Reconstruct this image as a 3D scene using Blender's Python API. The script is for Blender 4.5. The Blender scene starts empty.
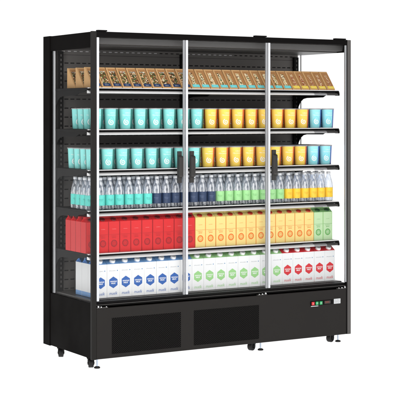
import bpy, bmesh, math, random
from math import sin, cos, pi, radians
from mathutils import Vector, Matrix
random.seed(7)
S = bpy.context.scene
COL = S.collection

# ------------------------------------------------------------------ camera
F_PX, HOR, YAW = 1372.11, 114.73, -0.5408296
cam = bpy.data.cameras.new('camera'); co = bpy.data.objects.new('camera', cam); COL.objects.link(co)
co.location = (-3.54143, -7.10712, 1.51641)
co.rotation_euler = (pi/2, 0, YAW)
cam.sensor_width = 36; cam.lens = F_PX/400*36
cam.shift_y = -(200-HOR)/400; cam.clip_end = 500
S.camera = co
S.render.resolution_x = 1024; S.render.resolution_y = 1024

# ------------------------------------------------------------------ world: white ahead, shaped dimmer elsewhere to keep the side panel dark
W = bpy.data.worlds.new('World'); S.world = W; W.use_nodes = True
nt = W.node_tree; bg = nt.nodes['Background']
tc = nt.nodes.new('ShaderNodeTexCoord')
dot = nt.nodes.new('ShaderNodeVectorMath'); dot.operation = 'DOT_PRODUCT'; dot.inputs[1].default_value = (0.515, 0.857, 0)
mr = nt.nodes.new('ShaderNodeMapRange'); mr.interpolation_type = 'SMOOTHSTEP'
mr.inputs[1].default_value = 0.50; mr.inputs[2].default_value = 0.80
mr.inputs[3].default_value = 0.15; mr.inputs[4].default_value = 1.06
nt.links.new(tc.outputs['Generated'], dot.inputs[0]); nt.links.new(dot.outputs['Value'], mr.inputs[0])
bg.inputs[0].default_value = (1, 1, 1, 1); nt.links.new(mr.outputs[0], bg.inputs[1])

def area(name, loc, target, size, sizey, power, col=(1, 1, 1)):
    l = bpy.data.lights.new(name, 'AREA'); l.shape = 'RECTANGLE'; l.size = size; l.size_y = sizey; l.energy = power; l.color = col
    o = bpy.data.objects.new(name, l); COL.objects.link(o); o.location = loc
    o.rotation_euler = (Vector(target)-Vector(loc)).to_track_quat('-Z', 'Y').to_euler()
    return o
area('softbox_front', (-1.2, -7.5, 3.2), (0.9, 0.2, 1.0), 3.4, 2.4, 185, (1, 0.985, 0.97))
area('fill_upper_shelves', (-0.6, -3.2, 3.4), (0.9, 0.2, 1.35), 3.2, 1.4, 92, (1, 0.985, 0.97))  # unseen fill added to brighten the upper shelves
area('fill_left', (-5.0, -2.6, 2.2), (0.1, 0.2, 1.1), 2.0, 2.2, 60, (1, 0.99, 0.98))  # unseen fill added to brighten the cartons' left faces

S.view_settings.view_transform = 'Standard'; S.view_settings.look = 'None'
S.view_settings.exposure = 0.0; S.view_settings.gamma = 1
S.render.engine = 'CYCLES'
S.cycles.max_bounces = 12; S.cycles.transparent_max_bounces = 40

# ------------------------------------------------------------------ materials
def srgb(r, g, b):
    f = lambda c: (c/255/12.92) if c/255 <= 0.04045 else ((c/255+0.055)/1.055)**2.4
    return (f(r), f(g), f(b), 1)
class N:
    def __init__(s, m): s.t = m.node_tree; s.n = m.node_tree.nodes
    def new(s, k, **kw):
        x = s.n.new(k)
        for a, b in kw.items(): setattr(x, a, b)
        return x
    def link(s, a, b): s.t.links.new(a, b)
    def math(s, op, a, b=None, c=None):
        x = s.new('ShaderNodeMath', operation=op)
        for i, v in enumerate((a, b, c)):
            if v is None: continue
            if isinstance(v, (int, float)): x.inputs[i].default_value = v
            else: s.link(v, x.inputs[i])
        return x.outputs[0]
    def mix(s, fac, a, b):
        x = s.new('ShaderNodeMix', data_type='RGBA')
        if isinstance(fac, (int, float)): x.inputs[0].default_value = fac
        else: s.link(fac, x.inputs[0])
        for i, v in ((6, a), (7, b)):
            if isinstance(v, tuple): x.inputs[i].default_value = v
            else: s.link(v, x.inputs[i])
        return x.outputs[2]
def mat(name, col, rough=.5, metal=0., spec=.5, bump=0., bscale=200., var=0., coat=0.):
    m = bpy.data.materials.new(name); m.use_nodes = True; k = N(m)
    p = k.n['Principled BSDF']
    p.inputs['Base Color'].default_value = col; p.inputs['Roughness'].default_value = rough
    p.inputs['Metallic'].default_value = metal; p.inputs['Specular IOR Level'].default_value = spec
    p.inputs['Coat Weight'].default_value = coat
    tcn = k.new('ShaderNodeTexCoord')
    k.obj = tcn.outputs['Object']; k.p = p; k.col = col
    nz = k.new('ShaderNodeTexNoise'); nz.inputs['Scale'].default_value = bscale; nz.inputs['Detail'].default_value = 3
    k.link(k.obj, nz.inputs['Vector']); k.noise = nz.outputs['Fac']
    if bump:
        b = k.new('ShaderNodeBump'); b.inputs['Strength'].default_value = bump; b.inputs['Distance'].default_value = .001
        k.link(k.noise, b.inputs['Height']); k.link(b.outputs[0], p.inputs['Normal'])
    if var:
        oi = k.new('ShaderNodeObjectInfo')
        nz2 = k.new('ShaderNodeTexNoise'); nz2.inputs['Scale'].default_value = 9; k.link(k.obj, nz2.inputs['Vector'])
        f = k.math('ADD', k.math('MULTIPLY', oi.outputs['Random'], var), k.math('MULTIPLY', nz2.outputs['Fac'], var))
        dark = tuple(c*.6 for c in col[:3])+(1,)
        k.out = k.mix(f, col, dark); k.link(k.out, p.inputs['Base Color'])
    else: k.out = col
    m['k'] = 0; return m, k
def M_(*a, **kw): return mat(*a, **kw)[0]

m_black = M_('black_powder_coat', (.0055, .0048, .0045, 1), .6, spec=.01, bump=.25, bscale=900, var=.15)
m_front = M_('charcoal_front_coat', (.021, .0192, .0182, 1), .45, spec=.09, bump=.25, bscale=900, var=.12)
for mm in (m_black, m_front):
    kk = N(mm); pp = kk.n['Principled BSDF']; t0 = kk.new('ShaderNodeTexCoord'); n0 = kk.new('ShaderNodeTexNoise'); n0.inputs['Scale'].default_value = 5.5; n0.inputs['Detail'].default_value = 6
    kk.link(t0.outputs['Object'], n0.inputs['Vector'])
    kk.link(kk.math('ADD', kk.math('MULTIPLY', n0.outputs['Fac'], .36), .26), pp.inputs['Roughness'])
m_post = M_('black_anodised_post', (.018, .017, .016, 1), .5, spec=.08)
m_postr = M_('grey_anodised_trim', (.085, .08, .077, 1), .4, spec=.3)
m_gloss = M_('gloss_black_plastic', (.005, .0045, .0045, 1), .35, spec=.06)
m_handle = M_('handle_charcoal', (.03, .028, .027, 1), .4, spec=.35)
m_deck = M_('deck_grey', (.06, .056, .052, 1), .35, spec=.5)
m_shelf = M_('shelf_black_metal', (.006, .0055, .0055, 1), .5, spec=.1)
m_plate = M_('clear_rail_edge', (.8, .8, .8, 1), .3, spec=.5)
m_alu = M_('satin_aluminium', (.72, .73, .74, 1), .3, metal=.6, spec=.5)
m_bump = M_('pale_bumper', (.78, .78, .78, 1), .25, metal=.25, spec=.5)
m_bumpg = M_('bumper_faded_reflection', (.34, .34, .35, 1), .28, metal=.2, spec=.5)
m_white = M_('white_edge_profile', (.62, .635, .66, 1), .35, spec=.5)
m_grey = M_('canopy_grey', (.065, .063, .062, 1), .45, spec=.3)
m_ceil = M_('ceiling_dark_grey', (.06, .058, .056, 1), .4, spec=.3)
m_rubber = M_('black_rubber', (.012, .011, .011, 1), .55, spec=.3)
m_steel = M_('zinc_steel', (.45, .52, .62, 1), .3, metal=1.)
m_red = M_('red_rocker', srgb(205, 40, 45), .3)
m_green = M_('green_rocker', srgb(25, 160, 90), .3)
m_label = M_('white_sticker', srgb(215, 218, 220), .5)

# back panel: rows of pressed slots
m_back, k = mat('slotted_back_panel', (.165, .155, .148, 1), .45, spec=.25, bump=.1, bscale=500)
sp = k.new('ShaderNodeSeparateXYZ'); k.link(k.obj, sp.inputs[0])
def slot(px, pz, wx, wz, ox=0., oz=0.):
    fx = k.math('ABSOLUTE', k.math('SUBTRACT', k.math('FRACT', k.math('DIVIDE', k.math('ADD', sp.outputs[0], ox), px)), .5))
    fz = k.math('ABSOLUTE', k.math('SUBTRACT', k.math('FRACT', k.math('DIVIDE', k.math('ADD', sp.outputs[2], oz), pz)), .5))
    return k.math('MULTIPLY', k.math('LESS_THAN', fx, wx/px/2), k.math('LESS_THAN', fz, wz/pz/2))
s1 = slot(.0405, .0555, .027, .0075, .0, .02775-.0029)
s1 = k.math('MULTIPLY', s1, k.math('LESS_THAN', sp.outputs[2], 1.86))
seam = k.math('LESS_THAN', k.math('ABSOLUTE', k.math('SUBTRACT', k.math('FRACT', k.math('DIVIDE', k.math('ADD', sp.outputs[2], .24), .25)), .5)), .005)
c1 = k.mix(s1, k.col, (.008, .008, .008, 1)); c1 = k.mix(seam, c1, (.03, .028, .027, 1))
k.link(c1, k.p.inputs['Base Color'])

# vent: hexagonal perforation
m_vent, k = mat('perforated_vent', (.014, .013, .0125, 1), .45, spec=.08)
sp = k.new('ShaderNodeSeparateXYZ'); k.link(k.obj, sp.inputs[0])
P = .0118
def dots(ox, oz):
    fx = k.math('SUBTRACT', k.math('FRACT', k.math('ADD', k.math('DIVIDE', sp.outputs[0], P), ox)), .5)
    fz = k.math('SUBTRACT', k.math('FRACT', k.math('ADD', k.math('DIVIDE', sp.outputs[2], P*1.0), oz)), .5)
    return k.math('LESS_THAN', k.math('ADD', k.math('MULTIPLY', fx, fx), k.math('MULTIPLY', fz, fz)), .085)
d = k.math('MAXIMUM', dots(0, 0), dots(.5, .5))
k.link(k.mix(d, k.col, (.0025, .0025, .0025, 1)), k.p.inputs['Base Color'])
k.link(k.math('SUBTRACT', .08, k.math('MULTIPLY', d, .08)), k.p.inputs['Specular IOR Level'])

def glass(name, tint, ior, refl, extra=0., dif=(.8, .8, .8, 1), rough=.02):
    m = bpy.data.materials.new(name); m.use_nodes = True; k = N(m); k.n.remove(k.n['Principled BSDF'])
    out = k.n['Material Output']
    tr = k.new('ShaderNodeBsdfTransparent'); tr.inputs[0].default_value = tint
    gl = k.new('ShaderNodeBsdfGlossy'); gl.inputs['Roughness'].default_value = rough
    lw = k.new('ShaderNodeLayerWeight'); lw.inputs[0].default_value = .5
    r0 = ior
    fr = k.math('ADD', k.math('MULTIPLY', k.math('POWER', lw.outputs['Facing'], 5), refl), r0)
    mx = k.new('ShaderNodeMixShader'); k.link(fr, mx.inputs[0]); k.link(tr.outputs[0], mx.inputs[1]); k.link(gl.outputs[0], mx.inputs[2])
    last = mx.outputs[0]
    if extra:
        df = k.new('ShaderNodeBsdfDiffuse'); df.inputs[0].default_value = dif
        m2 = k.new('ShaderNodeMixShader'); m2.inputs[0].default_value = extra
        k.link(last, m2.inputs[1]); k.link(df.outputs[0], m2.inputs[2]); last = m2.outputs[0]
    k.link(last, out.inputs[0]); return m
m_glass = glass('door_glass', (.995, .995, .995, 1), .004, .5)
m_sglass = glass('side_glass', (.99, .99, .99, 1), .002, .14, .003)

# ------------------------------------------------------------------ mesh helpers
class MB:
    def __init__(s): s.v = []; s.f = []; s.mi = []
    def poly(s, vs, faces, mi=0):
        b = len(s.v); s.v += [tuple(v) for v in vs]
        for f in faces: s.f.append([b+i for i in f]); s.mi.append(mi)
        return s
    def box(s, x0, x1, y0, y1, z0, z1, mi=0):
        return s.poly([(x0,y0,z0),(x1,y0,z0),(x1,y1,z0),(x0,y1,z0),(x0,y0,z1),(x1,y0,z1),(x1,y1,z1),(x0,y1,z1)],
            [(0,3,2,1),(4,5,6,7),(0,1,5,4),(1,2,6,5),(2,3,7,6),(3,0,4,7)], mi)
    def prism_x(s, yz, x0, x1, mi=0):           # polygon in (y,z), extruded along x
        n = len(yz)
        vs = [(x0, y, z) for y, z in yz]+[(x1, y, z) for y, z in yz]
        fs = [tuple(range(n)), tuple(range(2*n-1, n-1, -1))]+[(i, i+n, (i+1) % n+n, (i+1) % n) for i in range(n)]
        return s.poly(vs, fs, mi)
    def prism_y(s, xz, y0, y1, mi=0):           # polygon in (x,z), extruded along y
        n = len(xz)
        vs = [(x, y0, z) for x, z in xz]+[(x, y1, z) for x, z in xz]
        fs = [tuple(range(n)), tuple(range(2*n-1, n-1, -1))]+[(i, i+n, (i+1) % n+n, (i+1) % n) for i in range(n)]
        return s.poly(vs, fs, mi)
    def lathe(s, prof, n=28, sx=1., sy=1., mat4=None, mi=0):   # profile of (r,z)
        vs = []; fs = []
        for r, z in prof:
            for i in range(n):
                a = 2*pi*i/n; v = Vector((r*cos(a)*sx, r*sin(a)*sy, z))
                vs.append(mat4 @ v if mat4 else v)
        for j in range(len(prof)-1):
            for i in range(n): fs.append((j*n+i, j*n+(i+1) % n, (j+1)*n+(i+1) % n, (j+1)*n+i))
        fs.append(tuple(range(n))[::-1]); fs.append(tuple((len(prof)-1)*n+i for i in range(n)))
        return s.poly(vs, fs, mi)
    def build(s, name, mats, parent=None, smooth=0, bevel=0., seg=2):
        me = bpy.data.meshes.new(name); me.from_pydata([tuple(v) for v in s.v], [], s.f)
        if not isinstance(mats, (list, tuple)): mats = [mats]
        for m in mats: me.materials.append(m)
        for p, i in zip(me.polygons, s.mi): p.material_index = i
        bm = bmesh.new(); bm.from_mesh(me); bmesh.ops.recalc_face_normals(bm, faces=bm.faces)
        if bevel: bmesh.ops.bevel(bm, geom=list(bm.edges), offset=bevel, segments=seg, profile=.5, affect='EDGES')
        for f in bm.faces: f.smooth = bool(smooth)
        if smooth:
            for e in bm.edges:
                if len(e.link_faces) == 2 and e.calc_face_angle(0) > radians(smooth): e.smooth = False
        bm.to_mesh(me); bm.free()
        o = bpy.data.objects.new(name, me); COL.objects.link(o)
        if parent: o.parent = parent
        return o
def thing(name, label, cat, loc=(0, 0, 0), group=None):
    o = bpy.data.objects.new(name, None); COL.objects.link(o); o.location = loc; o.empty_display_size = .05
    o['label'] = label; o['category'] = cat
    if group: o['group'] = group
    return o
def copy_tree(o, parent=None):
    c = o.copy(); COL.objects.link(c); c.parent = parent
    for ch in list(o.children): copy_tree(ch, c)
    return c
def ribbon(pts, w):       # flat strip polyline in 2-D -> quads list of 2-D points
    out = []
    for i, p in enumerate(pts):
        a = pts[max(i-1, 0)]; b = pts[min(i+1, len(pts)-1)]
        t = Vector((b[0]-a[0], b[1]-a[1])).normalized(); n = Vector((-t.y, t.x))
        ww = w if not callable(w) else w(i/(len(pts)-1))
        out.append(((p[0]+n.x*ww/2, p[1]+n.y*ww/2), (p[0]-n.x*ww/2, p[1]-n.y*ww/2)))
    return out
def add_ribbon(mb, pts, w, fn, mi=0):
    r = ribbon(pts, w); vs = []
    for a, b in r: vs += [fn(*a), fn(*b)]
    mb.poly(vs, [(2*i, 2*i+1, 2*i+3, 2*i+2) for i in range(len(r)-1)], mi)
def add_shape(mb, pts, fn, mi=0):
    mb.poly([fn(*p) for p in pts], [tuple(range(len(pts)))], mi)
def strokes(mb, cx, cz, w, h, fn, n=7, mi=0, seed=1):   # a line of tiny lettering too small to read
    rnd = random.Random(seed); x = cx-w/2; step = w/n
    for i in range(n):
        q = step*.62; z0 = cz-h/2; z1 = cz+h/2*(1 if rnd.random() < .4 else .55)
        kind = rnd.randint(0, 3); t = min(h*.28, step*.22)
        if kind in (0, 1, 2): add_shape(mb, [(x, z0), (x+t, z0), (x+t, z1), (x, z1)], fn, mi)
        if kind in (0, 3): add_shape(mb, [(x+q-t, z0), (x+q, z0), (x+q, z1), (x+q-t, z1)], fn, mi)
        if kind in (0, 2): add_shape(mb, [(x+t, z1-t), (x+q-(t if kind == 0 else 0), z1-t), (x+q-(t if kind == 0 else 0), z1), (x+t, z1)], fn, mi)
        if kind in (1, 3): add_shape(mb, [(x+(t if kind == 1 else 0), z0), (x+q-(t if kind == 3 else 0), z0), (x+q-(t if kind == 3 else 0), z0+t), (x+(t if kind == 1 else 0), z0+t)], fn, mi)
        x += step
_tc = {}
def text_mesh(txt, width, height, shear=0., bold=0.):
    key = (txt, shear, bold)
    if key not in _tc:
        cu = bpy.data.curves.new('txt', 'FONT'); cu.body = txt; cu.shear = shear; cu.offset = bold; cu.resolution_u = 2
        o = bpy.data.objects.new('txt', cu); COL.objects.link(o)
        dg = bpy.context.evaluated_depsgraph_get(); me = bpy.data.meshes.new_from_object(o.evaluated_get(dg))
        _tc[key] = ([v.co[:2] for v in me.vertices], [tuple(p.vertices) for p in me.polygons])
        bpy.data.objects.remove(o); bpy.data.curves.remove(cu); bpy.data.meshes.remove(me)
    vs, fs = _tc[key]
    x0 = min(v[0] for v in vs); x1 = max(v[0] for v in vs); y0 = min(v[1] for v in vs); y1 = max(v[1] for v in vs)
    return [((v[0]-x0)/(x1-x0)*width-width/2, (v[1]-y0)/(y1-y0)*height-height/2) for v in vs], fs
def add_text(mb, txt, cx, cz, w, h, fn, mi=0, shear=0., bold=0.):
    vs, fs = text_mesh(txt, w, h, shear, bold)
    mb.poly([fn(cx+a, cz+b) for a, b in vs], fs, mi)

# ------------------------------------------------------------------ setting
WX, D, Z0, Z1 = 1.866, .675, .10, 2.0
FLOOR = .042
m_floor, k = mat('glowing_white_floor', (.85, .85, .85, 1), .8, spec=0., bump=.05, bscale=40)
k.p.inputs['Emission Color'].default_value = (1, 1, 1, 1); k.p.inputs['Emission Strength'].default_value = 1.0  # glow added so the floor stays white and shows no contact shadow
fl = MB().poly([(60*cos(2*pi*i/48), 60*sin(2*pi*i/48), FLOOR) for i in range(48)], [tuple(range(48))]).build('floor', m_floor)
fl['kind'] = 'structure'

# ------------------------------------------------------------------ the fridge
FR = thing('display_fridge', 'tall black three-door glass refrigerated display cabinet stocked with drinks and snacks', 'fridge', (0, 0, 0))
BV = .0015
# lower body
MB().box(.003, .026, .024, .578, Z0+.004, .425).build('side_panel', m_black, FR, bevel=BV)
MB().box(WX-.026, WX-.003, .024, .578, Z0+.004, .425).build('side_panel', m_black, FR, bevel=BV)
MB().box(0, 1.838, .581, D, Z0, Z1-.001).box(1.838, WX, .581, D, Z0, .425).build('rear_housing', m_black, FR, bevel=BV)
MB().box(0, .0295, 0, .022, Z0-.001, Z1).build('corner_post', m_post, FR, bevel=.002)
MB().box(1.830, 1.8385, .002, .022, Z0, Z1).build('corner_post', m_gloss, FR, bevel=.001)
MB().box(1.839, WX, 0, .024, Z0-.001, Z1-.001).build('corner_trim', m_postr, FR, bevel=.002)
base = MB().box(.031, 1.829, .002, .022, Z0, .394).build('base_panel', m_front, FR, bevel=.002)
MB().box(.03, 1.83, .03, .57, Z0+.002, .11).build('base_tray', m_postr, FR)
for x0, x1, z0, z1 in ((.130, .594, .124, .333), (.685, 1.154, .126, .336)):
    MB().box(x0, x1, .0006, .004, z0, z1).build('vent', m_vent, base)
# deck and front channel
MB().box(.027, 1.838, .062, .5795, .410, .437).build('deck', m_deck, FR, bevel=.002)
MB().prism_x([(.061, .4365), (.052, .4325), (.030, .428), (.018, .420), (.018, .402), (.060, .400)], .031, 1.829).build('front_channel', m_gloss, FR)
MB().box(.031, 1.829, .008, .016, .4125, .4150).build('channel_seal', m_deck, FR)
# header
MB().box(.0296, 1.8296, .001, .045, 1.966, Z1-.0015).build('front_header', m_gloss, FR, bevel=BV)
MB().box(.003, .020, .0225, .5805, 1.906, Z1-.003).build('side_header', m_black, FR, bevel=BV)
MB().box(1.844, WX-.003, .0245, .5805, 1.921, Z1-.003).build('side_header', m_black, FR, bevel=BV)
MB().box(.021, 1.843, .046, .5805, 1.972, Z1-.004).build('top_panel', m_black, FR)
MB().prism_x([(.048, 1.9655), (.060, 1.929), (.12, 1.929), (.12, 1.9655)], .021, 1.843).build('light_housing', m_grey, FR, bevel=.001)
MB().box(.021, 1.843, .121, .5535, 1.921, 1.935).build('ceiling_panel', m_ceil, FR)
bpnl = MB().box(.045, 1.837, .555, .580, .438, 1.971).build('back_panel', m_back, FR)
# slots high on the back panel; pale colour paints light showing through some
m_slotlit = M_('painted_slot_light', (.65, .65, .65, 1), .5)
x = .07
while x < 1.80:
    MB().box(x, x+.020, .5535, .5548, 1.905, 1.910).build('painted_slot', m_slotlit if x < .74 or .95 < x < 1.32 else m_gloss, bpnl); x += .0405
# wall uprights with bracket holes
for x in (.036, .905, 1.792):
    u = MB().box(x, x+.034, .530, .5545, .438, 1.905).build('upright', m_shelf, FR, bevel=.001)
    mb = MB()
    z = .46
    while z < 1.88: mb.box(x+.013, x+.021, .5285, .5298, z, z+.014); z += .0277
    mb.build('bracket_hole', m_postr, u)
MB().box(.006, .013, .526, .545, .43, 1.905).build('rear_edge_profile', m_white, FR)
MB().box(.014, .034, .530, .552, .438, 1.905).build('rear_corner_channel', m_post, FR)
# side glass
MB().box(.006, .011, .0225, .560, .4255, 1.9055).build('side_glass', m_sglass, FR)
MB().box(1.853, 1.858, .0245, .545, .4255, 1.9205).build('side_glass', m_sglass, FR)
MB().box(1.8525, 1.8585, .5453, .5475, .4255, 1.9205).build('glass_edge', m_postr, FR)

# doors
m_edge2 = M_('grey_edge_profile', (.34, .35, .365, 1), .3, metal=.3, spec=.5)
ZB, ZT = .437, 1.9645
def door(x0, x1, handle_right):
    d = MB().box(x0+.012, x1-.009, .0005, .0045, ZB, ZT).build('door', m_glass, FR)
    MB().box(x0, x0+.014, -.004, .0115, ZB, ZT).build('edge_profile', m_white, d, bevel=.002)
    MB().box(x1-.010, x1, -.003, .011, ZB, ZT).build('edge_profile', m_edge2, d, bevel=.002)
    s = 1
    cx = (x1-.041) if handle_right else x0+.036
    hb = MB()
    hb.box(cx-.013, cx+.013, -.016, -.0001, 1.108, 1.298)
    h = hb.build('handle', m_handle, d, bevel=.002)
    MB().prism_x([(-.0165, 1.140), (-.032, 1.146), (-.035, 1.152), (-.035, 1.262), (-.032, 1.268), (-.0165, 1.272)], cx-.015, cx+.012).build('grip', m_handle, h, bevel=.002)
    hx = (x0+.004, x0+.066) if handle_right else (x1-.092, x1-.006)
    hg = MB().box(hx[0], hx[1], -.006, .02, Z1-.001, Z1+.0075).build('hinge', m_gloss, d, bevel=.002)
    sx = (x0+.01, x0+.028, x0+.062) if handle_right else (x1-.012, x1-.036, x1-.060)
    for q, r in zip(sx, (.0055, .004, .003)):
        MB().lathe([(r*.8, 0), (r, .002), (r, .006)], 14, mat4=Matrix.Translation((q, -.004, .402+(.003 if r > .005 else 0))) @ Matrix.Rotation(-pi/2, 4, 'X')).build('hinge_screw', m_alu, hg, smooth=40)
    a, b = min(sx)-.01, max(sx)+.01
    MB().box(a, b, -.002, .016, .3955, .3990).build('lower_hinge_plate', m_postr, hg)
    return d
door(.0305, .6200, True)
door(.6275, 1.2150, False)
door(1.2225, 1.8285, False)

# shelves
SH = [1.6745, 1.4305, 1.1935, .9555, .7035]      # top surface heights
XL, XR = .0125, 1.8185
for zi, zt in enumerate(SH):
    sf = MB().box(XL, XR, .082, .5285, zt-.012, zt).build('shelf', m_shelf, FR, bevel=.001)
    MB().prism_x([(.0970, zt+.0012), (.066, zt+.0008), (.064, zt-.001), (.064, zt-.0035), (.0815, zt-.0045), (.0815, zt+.0003), (.0970, zt+.0003)], XL, XR-.006).build('rail_lip', m_plate, sf)
    MB().prism_x([(.0665, zt-.0050), (.0915, zt-.0155), (.0915, zt-.0125), (.0812, zt-.0125), (.0812, zt-.0050)], XL, XR-.004).build('price_rail', m_gloss, sf)
    prof = [(.0915, zt-.0160)]
    for i in range(9):
        a = radians(95*i/8); prof.append((.0885-.031*sin(a), zt-.0160-.0150*(1-cos(a))*.92))
    prof += [(.060, zt-.0330), (.0915, zt-.0330)]
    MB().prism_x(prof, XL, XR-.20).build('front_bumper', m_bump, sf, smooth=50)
    MB().prism_x([(y-.0003, z) for y, z in prof], XR-.1997, XR-.10).build('front_bumper', m_bumpg, sf, smooth=50)  # greyer segments paint the bumper's reflection fading towards the right end
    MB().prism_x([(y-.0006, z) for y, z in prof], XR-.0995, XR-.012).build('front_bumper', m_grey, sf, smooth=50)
    MB().prism_x([(.0960, zt-.0010), (.066, zt-.0018), (.060, zt-.010), (.0555, zt-.026), (.0570, zt-.0350), (.0960, zt-.0352)], XR-.0118, XR).build('end_cap', m_gloss, sf, bevel=.003)
    for x in (XL+.001, .920, XR-.006):
        MB().prism_x([(.10, zt-.0125), (.14, zt-.026), (.20, zt-.030), (.235, zt-.044), (.42, zt-.046), (.458, zt-.052), (.490, zt-.070), (.512, zt-.098), (.5285, zt-.125), (.5285, zt-.0125)],
                     x, x+.004).build('bracket', m_shelf, sf)

# control panel
cp = MB().box(1.545, 1.722, -.0015, .0018, .303, .331).build('control_panel', m_gloss, FR, bevel=.001)
for i, m in enumerate((m_red, m_green, m_green)):
    MB().prism_y([(1.552+i*.031, .306), (1.573+i*.031, .306), (1.573+i*.031, .327), (1.552+i*.031, .327)], -.006, -.0018).build('switch', m, cp, bevel=.001)
    mb = MB(); fn = lambda a, b: (a, -.0064, b); xx = 1.5625+i*.031
    if i == 0: mb.box(xx-.001, xx+.001, -.0066, -.0062, .312, .321)
    else: add_ribbon(mb, [(xx+.0045*cos(t*pi/8), .3165+.0045*sin(t*pi/8)) for t in range(17)], .0014, fn)
    mb.build('switch_symbol', m_label, cp)
m_disp = M_('display_window', (.02, .012, .01, 1), .15)
MB().box(1.652, 1.700, -.004, -.0018, .308, .328).build('display', m_disp, cp, bevel=.001)
m_led = M_('display_digits', srgb(160, 60, 40), .4)
mb = MB(); fn = lambda a, b: (a, -.0046, b)
for i, xx in enumerate((1.660, 1.670, 1.680)):
    for (a, b, c, d2) in ((0, 0, .0012, .010), (.005, 0, .0062, .010), (.0013, .0088, .0049, .010), (.0013, .0044, .0049, .0054)):
        add_shape(mb, [(xx+a, .313+b), (xx+c, .313+b), (xx+c, .313+d2), (xx+a, .313+d2)], fn)
mb.build('digits', m_led, cp)
MB().box(1.548, 1.604, -.003, -.0005, .297, .3008).build('name_strip', m_label, cp)
stk = MB().box(1.730, 1.781, -.0005, .0018, .303, .334).build('rating_sticker', m_label, FR)
mb = MB(); fn = lambda a, b: (a, -.0011, b)
for j in range(4): strokes(mb, 1.7555, .309+j*.0065, .042, .0035, fn, 9, seed=j+3)
mb.build('lettering', m_postr, stk)

# casters and levelling feet
def caster(x, y, ang):
    B = Matrix.Translation((x, y, 0)) @ Matrix.Rotation(radians(ang), 4, 'Z')
    def tf(mb): mb.v = [tuple(B @ Vector(v)) for v in mb.v]; return mb
    fork = [(-.015, Z0-.0045), (.015, Z0-.0045), (-.006, FLOOR+.016), (-.018, FLOOR+.016)]
    c = tf(MB().box(-.026, .026, -.024, .024, Z0-.004, Z0-.0005).prism_y(fork, -.019, -.016).prism_y(fork, .016, .019)).build('caster', m_gloss, FR)
    r = .0275; A = Matrix.Translation((-.012, 0, FLOOR+r)) @ Matrix.Rotation(pi/2, 4, 'X')
    tf(MB().lathe([(r*.6, -.0145), (r*.92, -.0145), (r, -.011), (r, .011), (r*.92, .0145), (r*.6, .0145)], 28, mat4=A)).build('wheel', m_rubber, c, smooth=40)
    tf(MB().lathe([(.006, -.0205), (.006, .0205)], 16, mat4=A)).build('axle', m_post, c, smooth=40)
def foot(x, y):
    f = MB().lathe([(.0165, 0), (.0185, .003), (.0175, .008), (.008, .012)], 24, mat4=Matrix.Translation((x, y, FLOOR))).build('levelling_foot', m_rubber, FR, smooth=40)
    MB().lathe([(.0048, .0125), (.0048, Z0-FLOOR-.0005)], 16, mat4=Matrix.Translation((x, y, FLOOR))).build('threaded_rod', m_steel, f, smooth=40)
for x, y, a in ((.038, .092, 68), (.040, .500, 60), (1.165, .092, 25), (1.165, .56, 50), (1.778, .095, 20), (1.778, .56, 70)): caster(x, y, a)
for x, y in ((.054, .042), (1.206, .062), (1.815, .072)): foot(x, y)

# ------------------------------------------------------------------ goods
ORD = ['first', 'second', 'third', 'fourth', 'fifth', 'sixth', 'seventh', 'eighth', 'ninth', 'tenth', 'eleventh', 'twelfth']
ROW = ['front row', 'second row', 'third row', 'back row']   # ordinals count from the left
def place(protos, kindof, n, x0, pitch, width, z, y0, dy, rows, cols_back, where, what, group, jit=.0012, rot=1.0):
    """lay copies of the prototypes out on a shelf; kindof(i) names the variety in column i"""
    seen = {}
    tot = {}
    for i in range(n): tot[kindof(i)] = tot.get(kindof(i), 0)+1
    used = set()
    for i in range(n):
        kd = kindof(i); j = seen.get(kd, 0); seen[kd] = j+1
        for r in range(rows):
            if not cols_back(i, r): continue
            if kd in used: o = copy_tree(protos[kd][0])
            else: o = protos[kd][0]; used.add(kd)
            o.location = (x0+pitch*i+width/2+random.uniform(-jit, jit), y0+dy*r+random.uniform(0, jit*2), z+.0006)
            o.rotation_euler = (0, 0, radians(random.uniform(-rot, rot)))
            pos = 'leftmost' if j == 0 else ('rightmost' if j == tot[kd]-1 else ORD[j])
            o['label'] = f"{pos} {protos[kd][1]}, {ROW[r]} of {where}"
            o['group'] = group

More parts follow.
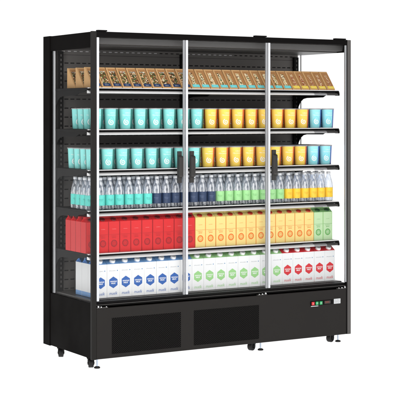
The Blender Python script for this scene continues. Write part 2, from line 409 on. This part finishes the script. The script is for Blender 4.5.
# ---- cups
CR, CB, CH = .0435, .0375, .118
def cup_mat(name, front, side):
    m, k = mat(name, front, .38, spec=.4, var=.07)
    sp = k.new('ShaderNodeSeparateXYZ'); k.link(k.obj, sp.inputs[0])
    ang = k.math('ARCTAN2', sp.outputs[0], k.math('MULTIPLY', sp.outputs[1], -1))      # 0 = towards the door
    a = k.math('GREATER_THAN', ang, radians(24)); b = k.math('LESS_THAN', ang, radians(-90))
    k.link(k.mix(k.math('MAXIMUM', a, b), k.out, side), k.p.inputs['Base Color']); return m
m_print = M_('white_print', (.86, .88, .88, 1), .5)
m_lid = M_('translucent_lid', (.36, .36, .37, 1), .3, spec=.6)
def cup(kind, front, side, dim):
    t = thing('yogurt_cup', 'x', 'cup', (0, 0, 0))
    m = cup_mat(kind+'_cup_card', front, side)
    MB().lathe([(CB*.96, 0), (CB, .002), (CR-.001, CH-.003), (CR, CH)], 40, sy=.92).build('cup_body', m, t, smooth=40)
    MB().lathe([(CR+.0015, CH+.0002), (CR+.0022, CH+.002), (CR+.0018, CH+.005), (CR-.001, CH+.0065), (CR-.004, CH+.0062), (CR-.005, CH+.0045)], 40, sy=.92).build('lid', m_lid, t, smooth=60)
    def fn(u, z, off=.0007):              # u metres round the surface, from the print's centre
        r = CB+(CR-CB)*z/CH+off; a = radians(-17)+u/r
        return (r*sin(a), -r*cos(a)*.92, z)
    mb = MB(); cx, cz = 0, .040
    sp = [(cx+(.0015+.0165*(i/38))*cos(-i/38*2*pi*1.75+.4), cz+(.0015+.0165*(i/38))*sin(-i/38*2*pi*1.75+.4)) for i in range(39)]
    add_ribbon(mb, sp, lambda q: .0036+.002*q, fn)
    mb.build('logo', m_print, t)
    mb = MB()
    drop = []
    for i in range(41):
        a = i/40*2*pi; rr = .0235
        drop.append((cx-.002+rr*sin(a)*(1 if cos(a) < 0 else (1-.35*cos(a))), cz-.001+rr*cos(a)*(1.45 if cos(a) > 0 else 1)))
    add_ribbon(mb, drop, .0012, lambda u, z: fn(u, z, .0005))
    mb.build('drop_outline', dim, t)
    mb = MB()
    strokes(mb, .008, .096, .030, .0072, fn, 6, seed=3); strokes(mb, .002, .083, .054, .0078, fn, 10, seed=5)
    mb.build('lettering', m_print, t)
    return t
cups = {}
def cupset():
    return {
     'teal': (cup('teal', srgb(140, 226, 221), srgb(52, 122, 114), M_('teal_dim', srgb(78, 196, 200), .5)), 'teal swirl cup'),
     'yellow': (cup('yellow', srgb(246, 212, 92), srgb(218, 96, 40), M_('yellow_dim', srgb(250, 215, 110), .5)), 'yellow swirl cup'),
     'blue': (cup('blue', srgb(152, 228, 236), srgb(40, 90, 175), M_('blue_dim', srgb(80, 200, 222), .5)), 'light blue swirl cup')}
ckind = lambda i: 'teal' if i < 8 else ('yellow' if i < 16 else 'blue')
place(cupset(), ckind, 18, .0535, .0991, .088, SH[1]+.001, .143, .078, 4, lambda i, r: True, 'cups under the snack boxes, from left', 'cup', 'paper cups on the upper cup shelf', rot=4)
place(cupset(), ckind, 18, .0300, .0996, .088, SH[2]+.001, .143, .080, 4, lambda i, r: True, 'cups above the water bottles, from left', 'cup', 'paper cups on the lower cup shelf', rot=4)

# ---- water bottles
def water_mat():
    m = bpy.data.materials.new('clear_bottle'); m.use_nodes = True; k = N(m); k.n.remove(k.n['Principled BSDF'])
    out = k.n['Material Output']; tcn = k.new('ShaderNodeTexCoord')
    tr = k.new('ShaderNodeBsdfTransparent'); tr.inputs[0].default_value = (.84, .88, .95, 1)
    gl = k.new('ShaderNodeBsdfGlass'); gl.inputs['IOR'].default_value = 1.33; gl.inputs['Roughness'].default_value = .03; gl.inputs[0].default_value = (.90, .94, 1, 1)
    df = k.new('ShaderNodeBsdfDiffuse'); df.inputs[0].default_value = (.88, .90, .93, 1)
    mp = k.new('ShaderNodeMapping'); mp.inputs['Scale'].default_value = (1, 1, .16); k.link(tcn.outputs['Object'], mp.inputs[0])
    wv = k.new('ShaderNodeTexNoise'); wv.inputs['Scale'].default_value = 70; wv.inputs['Detail'].default_value = 2; k.link(mp.outputs[0], wv.inputs['Vector'])
    bp = k.new('ShaderNodeBump'); bp.inputs['Strength'].default_value = .9; bp.inputs['Distance'].default_value = .006
    k.link(wv.outputs['Fac'], bp.inputs['Height']); k.link(bp.outputs[0], gl.inputs['Normal'])
    m1 = k.new('ShaderNodeMixShader'); m1.inputs[0].default_value = .45; k.link(tr.outputs[0], m1.inputs[1]); k.link(gl.outputs[0], m1.inputs[2])
    fz = k.new('ShaderNodeTexNoise'); fz.inputs['Scale'].default_value = 85; fz.inputs['Detail'].default_value = 3; k.link(mp.outputs[0], fz.inputs['Vector'])  # pale vertical streaks painted in for highlights refracted by the water
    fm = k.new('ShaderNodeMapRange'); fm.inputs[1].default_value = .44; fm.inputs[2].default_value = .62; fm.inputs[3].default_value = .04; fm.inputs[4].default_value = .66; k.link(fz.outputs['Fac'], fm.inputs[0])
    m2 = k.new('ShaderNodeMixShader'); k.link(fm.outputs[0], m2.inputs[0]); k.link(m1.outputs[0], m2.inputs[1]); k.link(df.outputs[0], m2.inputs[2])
    k.link(m2.outputs[0], out.inputs[0]); return m
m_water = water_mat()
m_cap = M_('clear_white_cap', (.78, .80, .83, 1), .3)
def bottle(kind, col, dark):
    t = thing('water_bottle', 'x', 'bottle', (0, 0, 0)); R = .0288
    prof = [(.020, 0), (.0265, .003), (R, .009), (R*.93, .014), (R, .019), (R, .0225)]
    prof += [(R-.0012, .024), (R-.0012, .087), (R, .0885), (R, .094), (R*.95, .108), (R*.84, .124), (R*.68, .141), (R*.53, .156), (.0125, .167), (.0112, .173)]
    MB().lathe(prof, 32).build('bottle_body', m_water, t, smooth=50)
    MB().lathe([(.0125, .1735), (.0130, .175), (.0130, .187), (.0118, .189)], 24).build('cap', m_cap, t, smooth=40)
    ml = M_(kind+'_wrap', col, .4, var=.06)
    mb = MB().lathe([(R-.0009, .0245), (R+.0002, .0250), (R+.0002, .0862), (R-.0009, .0868)], 36)
    lb = mb.build('label_wrap', ml, t, smooth=40)
    def fn(u, z): r = R+.0009; a = radians(-20)+u/r; return (r*sin(a), -r*cos(a), z)
    mb = MB(); strokes(mb, 0, .061, .030, .0048, fn, 8, seed=8); strokes(mb, 0, .053, .022, .0035, fn, 7, seed=9)
    add_ribbon(mb, [(-.022, .046), (0, .046), (.022, .046)], .0007, fn)
    mb.build('lettering', dark, lb)
    return t
bt = {'teal': (bottle('teal', srgb(95, 212, 200), M_('bottle_ink_teal', srgb(50, 140, 135))), 'turquoise wrapped water bottle'),
      'navy': (bottle('navy', srgb(38, 58, 92), M_('bottle_ink_navy', srgb(110, 130, 165))), 'navy wrapped water bottle'),
      'green': (bottle('green', srgb(160, 220, 150), M_('bottle_ink_green', srgb(105, 175, 100))), 'green wrapped water bottle'),
      'yellow': (bottle('yellow', srgb(250, 205, 55), M_('bottle_ink_yellow', srgb(190, 140, 40))), 'yellow wrapped water bottle')}
place(bt, lambda i: 'teal' if i < 7 else 'navy' if i < 14 else 'green' if i < 22 else 'yellow', 28, .0215, .0641, .0625, SH[3]+.001, .130, .066, 4,
      lambda i, r: r < 3 or i < 2, 'bottle shelf, counted from left', 'bottle', 'water bottles on the bottle shelf', rot=14)

# ---- juice cartons
def carton(mb, w, d, h, ridge, stripe=0.):
    x0, x1 = -w/2, w/2
    zs = [0, stripe, h] if stripe else [0, h]
    for a, b in zip(zs, zs[1:]):
        mb.poly([(x0, 0, a), (x1, 0, a), (x1, 0, b), (x0, 0, b)], [(0, 1, 2, 3)], 0)
        mb.poly([(x1, d, a), (x0, d, a), (x0, d, b), (x1, d, b)], [(0, 1, 2, 3)], 0)
        si = 1 if (stripe and a == 0) else 0
        mb.poly([(x0, d, a), (x0, 0, a), (x0, 0, b), (x0, d, b)], [(0, 1, 2, 3)], si)
        mb.poly([(x1, 0, a), (x1, d, a), (x1, d, b), (x1, 0, b)], [(0, 1, 2, 3)], si)
    mb.poly([(x0, 0, 0), (x1, 0, 0), (x1, d, 0), (x0, d, 0)], [(3, 2, 1, 0)], 0)
    m = d/2; f = .0015; fh = .007; q = w*.40
    # slopes, folded-in ends, sealing fin
    mb.poly([(x0, 0, h), (x1, 0, h), (x1, m-f, ridge), (x0, m-f, ridge)], [(0, 1, 2, 3)], 1)
    mb.poly([(x1, d, h), (x0, d, h), (x0, m+f, ridge), (x1, m+f, ridge)], [(0, 1, 2, 3)], 1)
    for s in (-1, 1):
        X = s*w/2; Xi = X-s*q
        mb.poly([(X, 0, h), (X, d, h), (Xi, m, ridge-.002), (X, m-f, ridge), (X, m+f, ridge)], [(0, 1, 2), (0, 2, 3), (1, 2, 4)], 1)
    mb.box(x0, x1, m-f, m+f, ridge, ridge+fh, 1)
m_small = M_('pale_pink_ink', srgb(240, 150, 150), .5)
def juice(kind, base, edge, ink, cap, top):
    t = thing('juice_carton', 'x', 'carton', (0, 0, 0)); w, d, h = .0732, .0680, .181
    m, k = mat(kind+'_carton', base, .45, spec=.35, var=.05)
    sp = k.new('ShaderNodeSeparateXYZ'); k.link(k.obj, sp.inputs[0])
    e = k.math('MULTIPLY', k.math('GREATER_THAN', k.math('ABSOLUTE', sp.outputs[0]), w/2-.0028), k.math('LESS_THAN', sp.outputs[1], .004))
    k.link(k.mix(e, k.out, edge), k.p.inputs['Base Color'])
    mt = M_(kind+'_gable', top, .45, spec=.35)
    mb = MB(); carton(mb, w, d, h, h+.022); mb.build('carton_body', [m, mt], t)
    mi = M_(kind+'_ink', ink, .5)
    fn = lambda a, b: (a, -.0005, b)
    mb = MB()
    add_ribbon(mb, [(.0175*cos(i/32*2*pi), .052+.0175*sin(i/32*2*pi)) for i in range(33)], .0075, fn)
    for s in range(6):
        a = s*pi/3+.3
        add_shape(mb, [(0+.003*cos(a), .052+.003*sin(a)), (.0105*cos(a-.28), .052+.0105*sin(a-.28)), (.0125*cos(a), .052+.0125*sin(a)), (.0105*cos(a+.28), .052+.0105*sin(a+.28))], fn)
    mb.build('fruit_emblem', mi, t)
    mb = MB(); add_shape(mb, [(-w/2+.003, .1042), (w/2-.003, .1042), (w/2-.003, .1056), (-w/2+.003, .1056)], fn)
    strokes(mb, 0, .0965, .036, .0055, fn, 7, seed=4); add_text(mb, 'juice', 0, .0865, .026, .009, fn, bold=.02)
    mb.build('lettering', mi, t)
    mb = MB(); strokes(mb, .002, .137, .026, .0036, fn, 8, seed=6)
    mb.build('small_lettering', m_small if kind == 'red_juice' else mi, t)
    a = math.atan2(.022, d/2)
    T = Matrix.Translation((.002, d/4-.003, h+.012)) @ Matrix.Rotation(a, 4, 'X')
    MB().lathe([(.0175, 0), (.0175, .0028), (.016, .0045), (.010, .005)], 28, mat4=T, sy=.85).build('spout_cap', M_(kind+'_spout', cap, .4), t, smooth=40)
    return t
jt = {'red': (juice('red_juice', srgb(204, 40, 43), srgb(160, 26, 32), srgb(150, 18, 26), srgb(105, 8, 14), srgb(215, 40, 46)), 'bright red juice carton'),
      'yellow': (juice('yellow_juice', srgb(232, 208, 132), srgb(226, 152, 76), srgb(224, 118, 36), srgb(186, 48, 20), srgb(244, 222, 135)), 'pale yellow juice carton'),
      'green': (juice('green_juice', srgb(184, 214, 170), srgb(140, 190, 120), srgb(98, 165, 88), srgb(36, 92, 50), srgb(140, 200, 125)), 'pale green juice carton')}
place(jt, lambda i: 'red' if i < 10 else 'yellow' if i < 22 else 'green', 24, .0105, .0742, .0742, SH[4]+.001, .1005, .0690, 4,
      lambda i, r: r < 2 or i < 2, 'juice shelf, counted from left', 'carton', 'juice cartons on the juice shelf', jit=.0004, rot=.25)

# ---- milk cartons
m_milk, km = mat('milk_card_white', srgb(226, 228, 229), .45, spec=.3, var=.02)
def milk(kind, colr, text, pale):
    t = thing('milk_carton', 'x', 'carton', (0, 0, 0)); w, d, h = .0822, .082, .196
    mt = M_(kind+'_gable', colr, .45, var=.05)
    mb = MB(); carton(mb, w, d, h, h+.026, .028); mb.build('carton_body', [m_milk, mt], t)
    mi = M_(kind+'_ink', pale, .5)
    fn = lambda a, b: (a, -.0005, b); fn2 = lambda a, b: (a, -.0010, b)
    mb = MB(); R = .0345
    add_shape(mb, [(R*.92*sin(i*pi/3), .088+R*cos(i*pi/3)) for i in range(6)], fn)
    hx = mb.build('hexagon_badge', mi, t)
    mb = MB(); add_text(mb, text, .0, .0935, .044, .0085, fn2, bold=.03); add_text(mb, 'MILK', 0, .0825, .030, .0085, fn2, bold=.03)
    mb.build('lettering', m_print, hx)
    mb = MB(); add_text(mb, 'muelk', .0, .024, .054, .018, fn, shear=.25, bold=0)
    mb.build('signature_lettering', mi, t)
    mb = MB(); strokes(mb, -.004, .157, .044, .0042, fn, 12, seed=2)
    mb.build('small_lettering', M_(kind+'_grey_ink', srgb(105, 115, 125), .5), t)
    mb = MB(); add_shape(mb, [(.024, .1545), (.0295, .1545), (.0295, .160), (.024, .160)], fn)
    mb.build('seal_mark', M_(kind+'_mark', srgb(60, 125, 175), .5), t)
    a = math.atan2(.026, d/2)
    T = Matrix.Translation((.002, d/4, h+.0135)) @ Matrix.Rotation(a, 4, 'X')
    MB().lathe([(.0185, 0), (.0185, .003), (.0168, .004), (.0168, .012), (.0155, .014)], 28, mat4=T).build('screw_cap', M_(kind+'_cap', srgb(240, 241, 242), .35), t, smooth=40)
    return t
mt_ = {'blue': (milk('blue_milk', srgb(112, 160, 214), 'WHOLE', srgb(40, 92, 168)), 'blue topped milk carton'),
       'green': (milk('green_milk', srgb(158, 212, 142), 'WHOLE', srgb(146, 200, 130)), 'green topped milk carton'),
       'red': (milk('red_milk', srgb(226, 44, 54), 'WHOLE', srgb(205, 38, 48)), 'red topped milk carton')}
place(mt_, lambda i: 'blue' if i < 8 else 'green' if i < 16 else 'red', 21, .0640, .0832, .0832, .4385, .098, .0835, 3,
      lambda i, r: r < 2 or i < 2, 'bottom deck, counted from left', 'carton', 'milk cartons on the bottom deck', jit=.0004, rot=.3)

# ---- snack boxes
m_kraft = M_('kraft_card', srgb(208, 166, 116), .7, spec=.2, bump=.3, bscale=300, var=.12)
m_kraftd = M_('kraft_card_face', srgb(176, 128, 82), .65, spec=.2, bump=.3, bscale=300, var=.12)
def food(name, cols, scale):
    m, k = mat(name, cols[0], .45)
    oi = k.new('ShaderNodeObjectInfo'); vm = k.new('ShaderNodeVectorMath', operation='ADD')
    cb = k.new('ShaderNodeCombineXYZ'); k.link(k.math('MULTIPLY', oi.outputs['Random'], .6), cb.inputs[0])
    k.link(k.obj, vm.inputs[0]); k.link(cb.outputs[0], vm.inputs[1])
    v = k.new('ShaderNodeTexVoronoi'); v.inputs['Scale'].default_value = scale; k.link(vm.outputs[0], v.inputs['Vector'])
    s = k.new('ShaderNodeSeparateColor'); k.link(v.outputs['Color'], s.inputs[0])
    r = k.new('ShaderNodeValToRGB'); r.color_ramp.interpolation = 'CONSTANT'
    for i, c in enumerate(cols):
        e = r.color_ramp.elements[i] if i < 2 else r.color_ramp.elements.new(i/len(cols))
        e.position = i/len(cols); e.color = c
    k.link(s.outputs[0], r.inputs[0]); k.link(r.outputs[0], k.p.inputs['Base Color']); return m
def snack(kind, lab, pic, pw, px, title):
    t = thing('snack_box', 'x', 'snack box', (0, 0, 0)); w, d, h, td = .0618, .106, .122, .012
    x0, x1 = -w/2, w/2
    mb = MB().prism_x([(0, 0), (0, .006), (d-td, h), (d, h), (d, 0)], x0, x1)
    mb.build('box_body', m_kraft, t, bevel=.0006, seg=1)
    L = math.hypot(d-td, h-.006); ny, nz = -(h-.006)/L, (d-td)/L
    def mk(off): return lambda a, s: (a, (d-td)*s+ny*off, .006+(h-.006)*s+nz*off)    # s: 0 bottom .. 1 top
    f0, f1, f2 = mk(.0006), mk(.0011), mk(.0016)
    mb = MB(); add_shape(mb, [(x0+.0085, .02), (x1-.0015, .02), (x1-.0015, .93), (x0+.0085, .93)], f0)
    fc = mb.build('printed_face', m_kraftd, t)
    mb = MB(); add_shape(mb, [(px-pw/2, .17), (px+pw/2, .17), (px+pw/2*.9, .80), (px-pw/2*.9, .80)], f1)
    mb.build('food_picture', pic, fc)
    mb = MB(); add_shape(mb, [(x0+.0095, .022), (x1-.003, .022), (x1-.003, .165), (x0+.0095, .165)], f1)
    mb.build('colour_label', lab, fc)
    mb = MB(); strokes(mb, .003, .088, .024, .045, f2, 8, seed=12)
    if title: strokes(mb, .003, .77, .036, .06, f2, 7, seed=13)
    mb.build('lettering', m_print, fc)
    return t
G, Bn = srgb(92, 118, 60), srgb(120, 78, 44)
p1 = food('food_mix', [srgb(108, 70, 40), srgb(85, 105, 50), srgb(225, 205, 170), srgb(55, 40, 32), srgb(150, 95, 55), srgb(190, 150, 105), srgb(70, 85, 60)], 150)
p2 = food('cream_mix', [srgb(232, 212, 170), srgb(205, 170, 120), srgb(240, 228, 200), srgb(120, 84, 56), srgb(90, 100, 60), srgb(225, 200, 150)], 150)
p3 = food('red_mix', [srgb(200, 160, 120), srgb(150, 100, 66), srgb(222, 190, 150), srgb(160, 60, 45), srgb(170, 125, 85), srgb(225, 205, 165)], 170)
st = {'navy': (snack('navy', M_('navy_label', srgb(40, 62, 100), .45), p1, .044, 0.0, True), 'kraft snack box with navy label'),
      'cyan': (snack('cyan', M_('cyan_label', srgb(110, 218, 222), .45), p2, .026, -.002, False), 'kraft snack box with cyan label'),
      'yellow': (snack('yellow', M_('yellow_label', srgb(248, 220, 90), .45), p3, .020, .004, False), 'kraft snack box with yellow label')}
place(st, lambda i: 'navy' if i < 10 else 'cyan' if i < 21 else 'yellow', 26, .0450, .0680, .068, SH[0]+.001, .096, .116, 3,
      lambda i, r: r < 1 or i < 2, 'top shelf, from left', 'box', 'snack boxes on the top shelf', jit=.0005, rot=.4)
